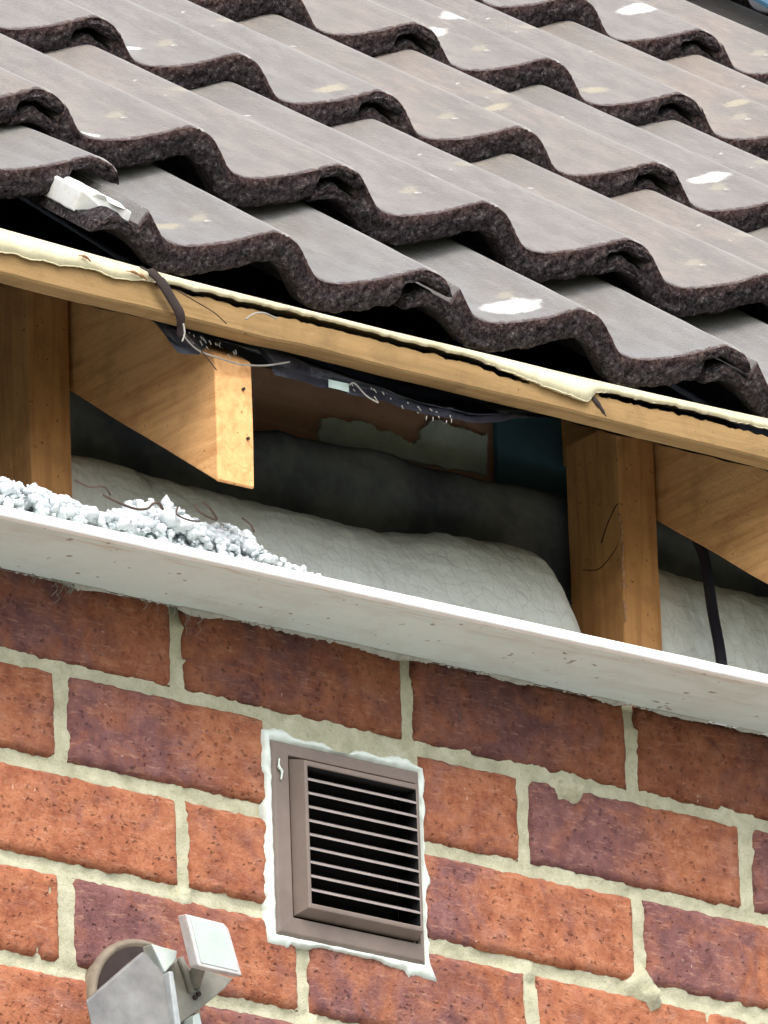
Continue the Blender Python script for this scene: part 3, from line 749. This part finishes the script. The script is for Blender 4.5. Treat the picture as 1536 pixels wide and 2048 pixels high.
for r in range(1, 7):
    lo = {1: -2, 2: -2, 3: 0, 4: 4, 5: 8, 6: 10}[r]; hi = {1: 4, 2: 4, 3: 6, 4: 8, 5: 10, 6: 10}[r]
    for k in range(lo-2, hi+3, 2):
        mi += 1
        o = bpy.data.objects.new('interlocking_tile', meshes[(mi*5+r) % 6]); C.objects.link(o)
        O, pitch = row_origin(r)
        loc = O + Vector((k*W2+DX.get((r, k), 0)+rt.uniform(-.0012, .0012), 0, 0))
        rz = rt.uniform(-.004, .004)
        if (r, k) == (1, -2):
            loc += Vector((0, math.cos(P0), math.sin(P0)))*.0737 + Vector((0, -math.sin(P0), math.cos(P0)))*.0135
            pitch -= R(3.0); rz = .02
        if (r, k) == (1, -4): loc += Vector((0, math.cos(P0), math.sin(P0)))*.07 + Vector((0, -math.sin(P0), math.cos(P0)))*.012; pitch -= R(3)
        o.location = loc; o.rotation_euler = (pitch, 0, rz)
        sp = SPOT.get((r, k), (Z3, Z3, (rt.uniform(.05, .3), rt.uniform(.05, .3), .012), Z3))
        for nm, v in zip(('blotch_one', 'blotch_two', 'ochre_one', 'ochre_two'), sp): o[nm] = tuple(float(a) for a in v)
        o['tint'] = {(2, 0): .65, (2, 2): .45, (3, 4): .8, (1, 2): .05, (1, 0): .05, (3, 2): .35, (4, 6): .6, (1, -2): .1, (2, 4): .8, (1, 4): .1}.get((r, k), rt.uniform(.3, 1.15))
        tag(o, LAB.get((r, k)) or ('roof tile carrying the %s course on past the %s side of the photo' % (ORD[r-1], 'left' if k < lo else 'right') if not lo <= k <= hi else 'sixth-course roof tile just above the top right corner'), 'roof tile', 'interlocking roof tiles laid in courses')
        if (r, k) == (1, 0): TILE_A = o
# white, broken interlock rib on the left edge of the tile above the left rafter
def rib():
    V, F = [], []; n = 60; y1, y0 = .230, .034
    prof = [(-.021, -.032), (-.0215, -.0135), (-.019, -.0125), (-.013, -.0150), (-.010, -.0115), (-.004, -.0112), (-.001, -.0150), (.005, -.0158), (.0075, -.0135), (.013, -.0165), (.0165, -.0175), (.0175, -.034)]
    m = len(prof)
    for i in range(n+1):
        t = i/n; y = y0+(y1-y0)*t
        for k, (u, z) in enumerate(prof):
            yy = y
            if i < 14: yy += (1-i/14)*(.014*(k/m)*-2.2+.010*n3(u, 3, 0, 300))
            V.append((u+.0004*n3(y, k, 0, 200), yy, z+.0025+.0006*n3(u, y, 0, 120)))
    for i in range(n):
        for k in range(m): F.append((i*m+k, i*m+(k+1) % m, (i+1)*m+(k+1) % m, (i+1)*m+k))
    F += [tuple(range(m)), tuple(range((n+1)*m-1, n*m-1, -1))]
    o = mesh_obj('interlock_rib', V, F, mat_paint('whitewashed rib', (.84, .84, .80), (.45, .22, .13), .5, .5, 45), TILE_A, False); fixn(o); bevel(o, .0012)
    o['label'] = 'white stained interlock rib, chipped at its lower end'
rib()
# blue flashing past the last rolls at the top right
Oe = E0; dirv = Vector((0, math.cos(P0), math.sin(P0))); nv = Vector((0, -math.sin(P0), math.cos(P0)))
def onroof(u, s, h): return tuple(Oe+Vector((u*W2, 0, 0))+dirv*s+nv*h)
fl = empty('metal_flashing', onroof(11.7, 1.3, 0), 'strip of folded blue metal flashing at the top right corner of the roof', 'flashing')
def flv(u0_, u1_, h0, h1, nm, mt):
    pts = [(u0_, h0-.004), (u0_, h0), (u1_, h1), (u1_, h1-.004)]
    V = [onroof(u, s, h) for s in (1.27, 1.75) for u, h in pts]; V = [tuple(Vector(p)-fl.location) for p in V]
    F = [(0, 1, 2, 3), (7, 6, 5, 4), (0, 4, 5, 1), (1, 5, 6, 2), (2, 6, 7, 3), (3, 7, 4, 0)]
    o = mesh_obj(nm, V, F, mt, fl); fixn(o)
DB = plain('dark blue painted metal', (.03, .10, .16), .4); LB = plain('pale blue fold', (.16, .26, .34), .5)
flv(11.58, 11.70, .004, .008, 'lower_fold', DB); flv(11.702, 11.78, .010, .016, 'bright_fold', LB); flv(11.782, 12.6, .016, .028, 'upper_sheet', DB)

# ------------------------------------------------------------------ under the tiles
def sarking():
    V, F = [], []; nx, ns = 260, 26
    for i in range(nx+1):
        x = -1.0+2.6*i/nx
        ph = (x+.03)/.6225; near = abs(ph-round(ph))*2       # 0 at a rafter, 1 between rafters
        vis = sstep(-.115, -.09, x)*(1-sstep(.20, .30, x))
        sag = .030*math.sin(min(1, near*1.25)*math.pi/2)
        vis = sstep(-.115, -.09, x)*(1-sstep(.20, .30, x)); tail = (.010+.006*n3(x, 1, 0, 9))*vis
        for j in range(ns+1):
            t = j/ns
            s = 0 if j < 4 else (t-4/ns)*2.0
            y = -.1325+s*.8; z = .262 + s*.8*.745 + .004 - sag*min(1, .7*vis+s*4)*max(0, 1-s*.2)
            if j < 4: z = .2600 - (4-j)/4*tail + .006*(j/4) - .012*vis*(near > .12); y = -.1330+.0015*j+.004*n3(x, j, 0, 40)
            if near < .09: z = max(z, .2545+s*.8*.717+.0035); 
            z += .003*fb(x, s, 0, 28, 3)
            V.append((x, y, z))
    for i in range(nx):
        for j in range(ns): F.append((i*(ns+1)+j, i*(ns+1)+j+1, (i+1)*(ns+1)+j+1, (i+1)*(ns+1)+j))
    o = mesh_obj('sarking_membrane', V, F, SARK, None, True)
    tag(o, 'black plastic roof membrane sagging beneath the tiles and behind the batten', 'membrane')
    # small pale flecks and threads lie along the membrane edge
sarking()
v, f = join(box(.0625, .083, -.1352, -.1345, .2385, .2455))
o = mesh_obj('torn_label', v, f, plain('pale green paper', (.50, .62, .56), .6), None); subd(o, 2, .0012, 90); tag(o, 'small pale scrap stuck to the black membrane under the batten', 'paper scrap')
rn = random.Random(5); ch = []
for i in range(42):
    x = .085+rn.random()*.11 if i < 22 else -.085+rn.random()*.05; z = (.244-.09*(x-.09) if i < 22 else .2525-.1*(x+.08))+rn.uniform(-.005, .004); l = rn.uniform(.001, .004)
    ch.append(tube([(x, -.1368, z), (x+l*rn.uniform(-.3, 1), -.1372, z-l)], [.0006, .0003], 5))
ch.append(tube(smoothpath([(.083, -.1365, .2445), (.088, -.137, .2465), (.10, -.137, .238), (.112, -.137, .2345)], 5), .0007, 5))
o = mesh_obj('paint_flecks', *join(*ch), WIREM, None); tag(o, 'tiny pale paint flecks and threads caught on the black membrane', 'paint flecks', kind='stuff')

# inner rooms of the eaves
def inner():
    o = mesh_obj('cavity_lining', *join(box(-2.2, 3.2, .262, .275, -.6, .56), box(-2.2, -2.19, .12, .262, -.6, .5), box(3.19, 3.2, .12, .262, -.6, .5), box(-2.2, 3.2, .12, .262, -.6, -.59)), plain('dark building paper', (.20, .23, .30), .8, (.26, .28, .34), 8)); tag(o, 'dark building paper lining the back of the eaves cavity', 'lining')
    root = empty('top_plate', (.3, .22, .34), 'brown timber plate deep in the eaves with grey mortar smeared on it', 'timber plate')
    l = lambda vf: ([(a-.3, b-.22, c-.34) for a, b, c in vf[0]], vf[1])
    o = mesh_obj('timber', *l(box(-1.2, 1.9, .2, .245, .337, .4045)), T_DARK, root); subd(o, 5, .0015, 15); bevel(o, .002)
    pts = [(.3145, .3669), (.328, .3705), (.345, .3695), (.352, .3735), (.3689, .3732), (.378, .3690), (.390, .3705), (.4011, .3672), (.4090, .3655), (.4147, .3644), (.4205, .3700), (.4235, .3725), (.4245, .3800), (.4321, .3885), (.4459, .3923), (.462, .3895), (.470, .3905), (.482, .3880), (.4900, .3875), (.4952, .3899), (.4950, .376), (.4935, .3525), (.46, .3500), (.4277, .3490), (.38, .3470), (.3137, .3440), (.311, .352), (.3135, .358)]
    rr_ = random.Random(6); big = []
    for i in range(len(pts)):
        a, b = pts[i], pts[(i+1) % len(pts)]
        for t in (0, .33, .66): big.append((a[0]+(b[0]-a[0])*t+rr_.uniform(-.0012, .0012), a[1]+(b[1]-a[1])*t+rr_.uniform(-.0012, .0012)))
    o = mesh_obj('mortar_smear', *l(prism(big, 'y', .1955, .2003)), PATCH, root); fixn(o)
    # ledge below the plate
    o = mesh_obj('ledge', *l(box(-1.2, 1.9, .188, .199, .3285, .3365)), plain('grey dusty ledge', (.16, .17, .165), .9, (.08, .085, .085), 30), root); subd(o, 6, .003, 22)
    o = mesh_obj('blue_panel', *box(.5000, .6120, .188, .1935, .340, .470), BLUE); subd(o, 3, .001, 15); tag(o, 'dark blue grey sheet standing beside the split stud', 'panel')
    # dark round duct lying along the cavity
    n = 120; P, rad = [], []
    for i in range(n+1):
        x = -1.0+2.8*i/n; P.append((x, .165+.006*fb(x, 0, 0, 4, 2), .283+.012*(x-.25)+.004*fb(x, 4, 0, 5, 2))); rad.append(.044+.004*fb(x, 9, 0, 9, 3))
    v, f = tube(P, rad, 28, .4); v = [(a, b+.010*fb(a, .3, c, 16, 4), c+.0045*fb(a, b, c, 22, 4)) for a, b, c in v]
    o = mesh_obj('cavity_duct', v, f, ROLL, None, True); tag(o, 'dusty dark flattened duct lying along the eaves cavity behind the rafter end', 'duct')
    for (a, b, z, y, nm) in ((.555, .66, .334, .165, 'upper'),):
        pass
inner()

def blanket(x0, x1, HT, dropf, label, grimef, seed):
    nx = int((x1-x0)/.003); ns = 56; V, F, al, ac, gr = [], [], [], [], []
    for i in range(nx+1):
        x = x0+(x1-x0)*i/nx; H = interp(HT, x); dl = dropf(x)
        for j in range(ns+1):
            t = j/ns; an = t*math.pi*.70; zb_ = .100
            if an <= math.pi/2: y = .057 + .063*(1-math.cos(an)); z = zb_ + (H-zb_)*math.sin(an)
            else: y = .120+.09*math.sin(an-math.pi/2); z = zb_+(H-zb_)*math.sin(an)
            zz = z - dl*(z-.12) + (.0035*fb(x+seed, y, z, 12, 3)+.0014*fb(x, y+5, z, 45, 3))*min(1, t*6)
            yy = y + .02*dl
            cr = .0040*(abs(n3(x*1.4+y*1.5+z, 2+seed, 0, 36))-.3); yy += cr*grimef(x, t)*1.2 + .0012*fb(x, z+seed, t, 38, 3)
            V.append((x, yy, zz)); al.append(x); ac.append(t*.16)
            gr.append(grimef(x, t))
    for i in range(nx):
        for j in range(ns): F.append((i*(ns+1)+j, (i+1)*(ns+1)+j, (i+1)*(ns+1)+j+1, i*(ns+1)+j+1))
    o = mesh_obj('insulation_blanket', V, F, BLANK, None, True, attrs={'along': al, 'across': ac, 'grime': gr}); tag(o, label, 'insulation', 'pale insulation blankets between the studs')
blanket(-.0550, .5265, [(-.055, .2430), (.0, .2425), (.08, .2385), (.167, .2370), (.305, .2375), (.37, .2470), (.435, .2520), (.475, .2500), (.53, .235)], lambda x: .75*sstep(.465, .525, x)**1.2,
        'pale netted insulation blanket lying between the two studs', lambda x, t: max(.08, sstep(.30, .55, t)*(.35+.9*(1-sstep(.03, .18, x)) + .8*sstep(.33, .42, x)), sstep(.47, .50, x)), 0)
blanket(.5700, 1.15, [(.57, .268), (.62, .2650), (.72, .2600), (1.2, .255)], lambda x: .05*sstep(.59, .57, x),
        'pale creased insulation blanket to the right of the split stud, behind the black cable', lambda x, t: .5, 5)

v, f = tube(smoothpath([(0.6044, 0.06, 0.2884), (0.6063, 0.055, 0.2758), (0.612, 0.05, 0.2526), (0.6137, 0.045, 0.206), (0.6108, 0.035, 0.1707), (0.6089, 0.03, 0.1507)], 6), .0058, 10, .6)
o = mesh_obj('black_cable', v, f, CABLE, None, True); tag(o, 'flat black cable running down over the pale blanket at the right', 'cable')

# loose white crumbs
def crumbs():
    rnd = random.Random(21); V, F = [], []
    bm = bmesh.new(); bmesh.ops.create_icosphere(bm, subdivisions=2, radius=1); bv = [tuple(q.co) for q in bm.verts]; bf = [tuple(q.index for q in p.verts) for p in bm.faces]; bm.free()
    top = [(-.40, .135), (-.2276, .1285), (-.1976, .127), (-.165, .118), (-.135, .112), (-.110, .118), (-.0859, .140), (-.062, .146), (-.047, .134), (-.0247, .128), (.0, .135), (.012, .132), (.022, .114), (.0363, .106), (.0668, .098), (.09, .089)]
    for i in range(6500):
        x = rnd.uniform(-.42, .085)
        if x > .0 and rnd.random() < (x/.085)*.75: continue
        h = interp(top, x)-.088
        t = rnd.random()**.8
        y = -.098+.075*rnd.random(); 
        h *= .86; z = .087 + h*t*(.45+.55*min(1, (y+.102)/.03))
        r_ = rnd.choice((.0008, .0011, .0015, .0020, .0028, .0038, .0050))*(1.25 if rnd.random() < .1 else 1)*rnd.uniform(.8, 1.2)
        if x > .02: r_ = min(r_, .0032)
        if z - r_*.8 < .082: z = .083+r_*.8
        if z+r_ > .088+h+.004: z = .088+h-r_*.4
        b = len(V); sx, sy, sz = rnd.uniform(.7, 1.3), rnd.uniform(.7, 1.3), rnd.uniform(.6, 1.1); q = rnd.uniform(0, 50)
        for a in bv:
            k = 1+.55*fb(a[0]+q, a[1], a[2], 1.1, 2)
            V.append((x+a[0]*r_*sx*k, y+a[1]*r_*sy*k, z+a[2]*r_*sz*k))
        F += [tuple(c+b for c in p) for p in bf]
    o = mesh_obj('insulation_crumbs', V, F, CRUMB, None, True); tag(o, 'heap of loose white insulation crumbs on the soffit edge at the left', 'insulation crumbs', kind='stuff')
crumbs()
tw = [([(-.175, -.10, .121), (-.165, -.104, .116), (-.150, -.106, .118), (-.142, -.104, .113)], .0008, 'brown twig at the left end of the white crumbs'),
      ([(-.150, -.104, .112), (-.135, -.108, .106), (-.120, -.109, .104), (-.108, -.108, .107), (-.101, -.107, .113), (-.094, -.106, .115), (-.090, -.106, .110)], .0011, 'curled brown twig in front of the left stud foot'),
      ([(-.075, -.106, .116), (-.078, -.108, .108), (-.066, -.109, .105), (-.055, -.107, .107)], .0008, 'short brown twig in the middle of the white crumbs'),
      ([(-.045, -.10, .128), (-.040, -.105, .120), (-.036, -.106, .112), (-.050, -.104, .116), (-.056, -.103, .122)], .0010, 'hooked brown twig near the tallest white crumb'),
      ([(-.005, -.10, .122), (.002, -.103, .116), (.004, -.104, .110)], .0008, 'short brown twig at the right of the white crumbs')]
for p, r_, lb in tw:
    v, f = tube(smoothpath(p, 5), r_, 7); o = mesh_obj('twig', v, f, TWIG, None, True); tag(o, lb, 'twig', 'twigs in the crumb heap')

# cobweb lumps under the soffit
def webs():
    rnd = random.Random(9)
    for cx, n, lb in ((-.115, 16, 'dirty cobweb tuft under the soffit at the left'), (.0, 12, 'dirty cobweb tuft in the joint below the soffit, left of the vent')):
        ch = []
        for i in range(n):
            x = cx+rnd.gauss(0, .016); z = .070-abs(rnd.gauss(0, .006)); l = rnd.uniform(.003, .007); a = rnd.uniform(-.6, .6)
            ch.append(tube(smoothpath([(x, -.006, z+.006), (x+a*l, -.010, z), (x+a*l*1.6+rnd.uniform(-.003, .003), -.006, z-l*.7)], 3), rnd.uniform(.0002, .0005), 4))
        o = mesh_obj('cobweb', *join(*ch), plain('dusty web', (.30, .29, .25), .9), None, True); tag(o, lb, 'cobweb', 'cobwebs under the soffit')
webs()

# ------------------------------------------------------------------ security light at the bottom left
def light():
    root = empty('security_light', (-.05, 0, -.27), 'weathered grey wall light with a small pale square head on a round beige base', 'wall light')
    l = lambda vs: [(a+.05, b, c+.27) for a, b, c in vs]
    # round base
    cx, cz = -.0475, -.2780; N = 40; V, F = [], []
    prof = [(.0565, .004), (.0565, -.006), (.0545, -.0095), (.0515, -.0105), (.0495, -.0080), (.010, -.0080)]
    for i in range(N):
        a = 2*math.pi*i/N
        for r_, y in prof: V.append((cx+r_*math.cos(a), y, cz+r_*math.sin(a)))
    m = len(prof)
    for i in range(N):
        j = (i+1) % N
        for k in range(m-1): F.append((i*m+k, j*m+k, j*m+k+1, i*m+k+1))
    o = mesh_obj('base', l(V), F, BEIGE, root, True); fixn(o)
    v, f = prism([(cx+.0490*math.cos(2*math.pi*i/N), cz+.0490*math.sin(2*math.pi*i/N)) for i in range(N)], 'y', -.0095, -.007); o = mesh_obj('gasket', l(v), f, DKBR, root)
    # tilted box body
    A = [(-.1478, -.060, -.3054), (-.0803, -.060, -.2463), (-.0705, -.075, -.2765), (-.075, -.080, -.345), (-.155, -.080, -.360)]
    def hexa(fr, bk):
        n = len(fr); V = list(fr)+list(bk); return V, [tuple(range(n)), tuple(range(2*n-1, n-1, -1))]+[(i, n+i, n+(i+1) % n, (i+1) % n) for i in range(n)]
    fr = [(-.1478, -.060, -.3054), (-.0880, -.060, -.2530), (-.0685, -.0630, -.2710), (-.0600, -.068, -.3400), (-.1400, -.0637, -.3500)]
    bk = [(-.1110, -.020, -.2850), (-.0740, -.020, -.2500), (-.0500, -.022, -.2600), (-.0450, -.022, -.3250), (-.105, -.022, -.3350)]
    o = mesh_obj('body', l(hexa(fr, bk)[0]), hexa(fr, bk)[1], GREY, root); bevel(o, .002, 3)
    v, f = hexa([(-.0810, -.0615, -.2463), (-.0531, -.0600, -.2471), (-.0560, -.061, -.2560), (-.0705, -.0655, -.2700)], [(-.0780, -.045, -.2440), (-.0531, -.045, -.2460), (-.0560, -.045, -.2560), (-.0705, -.045, -.2700)])
    o = mesh_obj('sensor_lens', l(v), f, PALE, root); bevel(o, .0012)
    v, f = hexa([(-.0705, -.0700, -.2700), (-.0655, -.0695, -.2690), (-.0560, -.0705, -.3400), (-.0640, -.0715, -.3400)], [(-.0705, -.0600, -.2700), (-.0655, -.0600, -.2690), (-.0560, -.0600, -.3400), (-.0640, -.0600, -.3400)])
    o = mesh_obj('edge_trim', l(v), f, plain('light grey trim', (.42, .45, .45), .5), root); bevel(o, .0012)
    # bracket
    v, f = hexa([(-0.0654, -0.05, -0.2668), (-0.0425, -0.05, -0.2467), (-0.0322, -0.05, -0.2559), (-0.021, -0.05, -0.2539), (0.0108, -0.05, -0.2565), (0.0013, -0.05, -0.267), (-0.0222, -0.05, -0.2868), (-0.0534, -0.05, -0.3112)], [(-0.0654, -0.026, -0.2668), (-0.0425, -0.026, -0.2467), (-0.0322, -0.026, -0.2559), (-0.021, -0.026, -0.2539), (0.0108, -0.026, -0.2565), (0.0013, -0.026, -0.267), (-0.0222, -0.026, -0.2868), (-0.0534, -0.026, -0.3112)])
    o = mesh_obj('bracket', l(v), f, LGREY, root); bevel(o, .0012)
    v, f = tube([(-.0450, -.052, -.2490), (-.0400, -.0525, -.2600), (-.0350, -.052, -.2770)], [.0028, .003, .0026], 8); mesh_obj('bracket_rib', l(v), f, LGREY, root, True)
    for (x, z) in ((-.0265, -.2765), (-.0300, -.2800)):
        v, f = tube([(x, -.0495, z), (x, -.0520, z)], .0022, 12); mesh_obj('screw', l(v), f, DKBR, root)
    v, f = tube([(-.028, -.045, -.27), (-.034, -.062, -.258), (-.038, -.075, -.250)], .006, 12); mesh_obj('arm', l(v), f, LGREY, root, True)
    # square head
    F4 = [(-.0670, -.090, -.2266), (-.0285, -.090, -.2278), (-.0236, -.090, -.2320), (-.0114, -.090, -.2693), (-.0545, -.090, -.2688), (-.0560, -.090, -.2680)]
    B4 = [(a-.0005, -.079, c+.0015) for a, b, c in F4]
    o = mesh_obj('lamp_head', l(hexa(F4, B4)[0]), hexa(F4, B4)[1], plain('white lamp rim', (.62, .60, .585), .4), root); bevel(o, .0012, 3)
    cxm = sum(p[0] for p in F4)/6; czm = sum(p[2] for p in F4)/6
    G4 = [(cxm+(a-cxm)*.84, -.0906, czm+(c-czm)*.84) for a, b, c in F4]; H4 = [(a, -.0895, c) for a, b, c in G4]
    o = mesh_obj('lens', l(hexa(G4, H4)[0]), hexa(G4, H4)[1], PALE, root)
    v, f = hexa([(-.040, -.06, -.3005), (-.0335, -.06, -.2960), (-.030, -.06, -.310), (-.040, -.06, -.312)], [(-.040, -.04, -.3005), (-.0335, -.04, -.2960), (-.030, -.04, -.310), (-.040, -.04, -.312)])
    o = mesh_obj('lower_clip', l(v), f, PALE, root)
light()
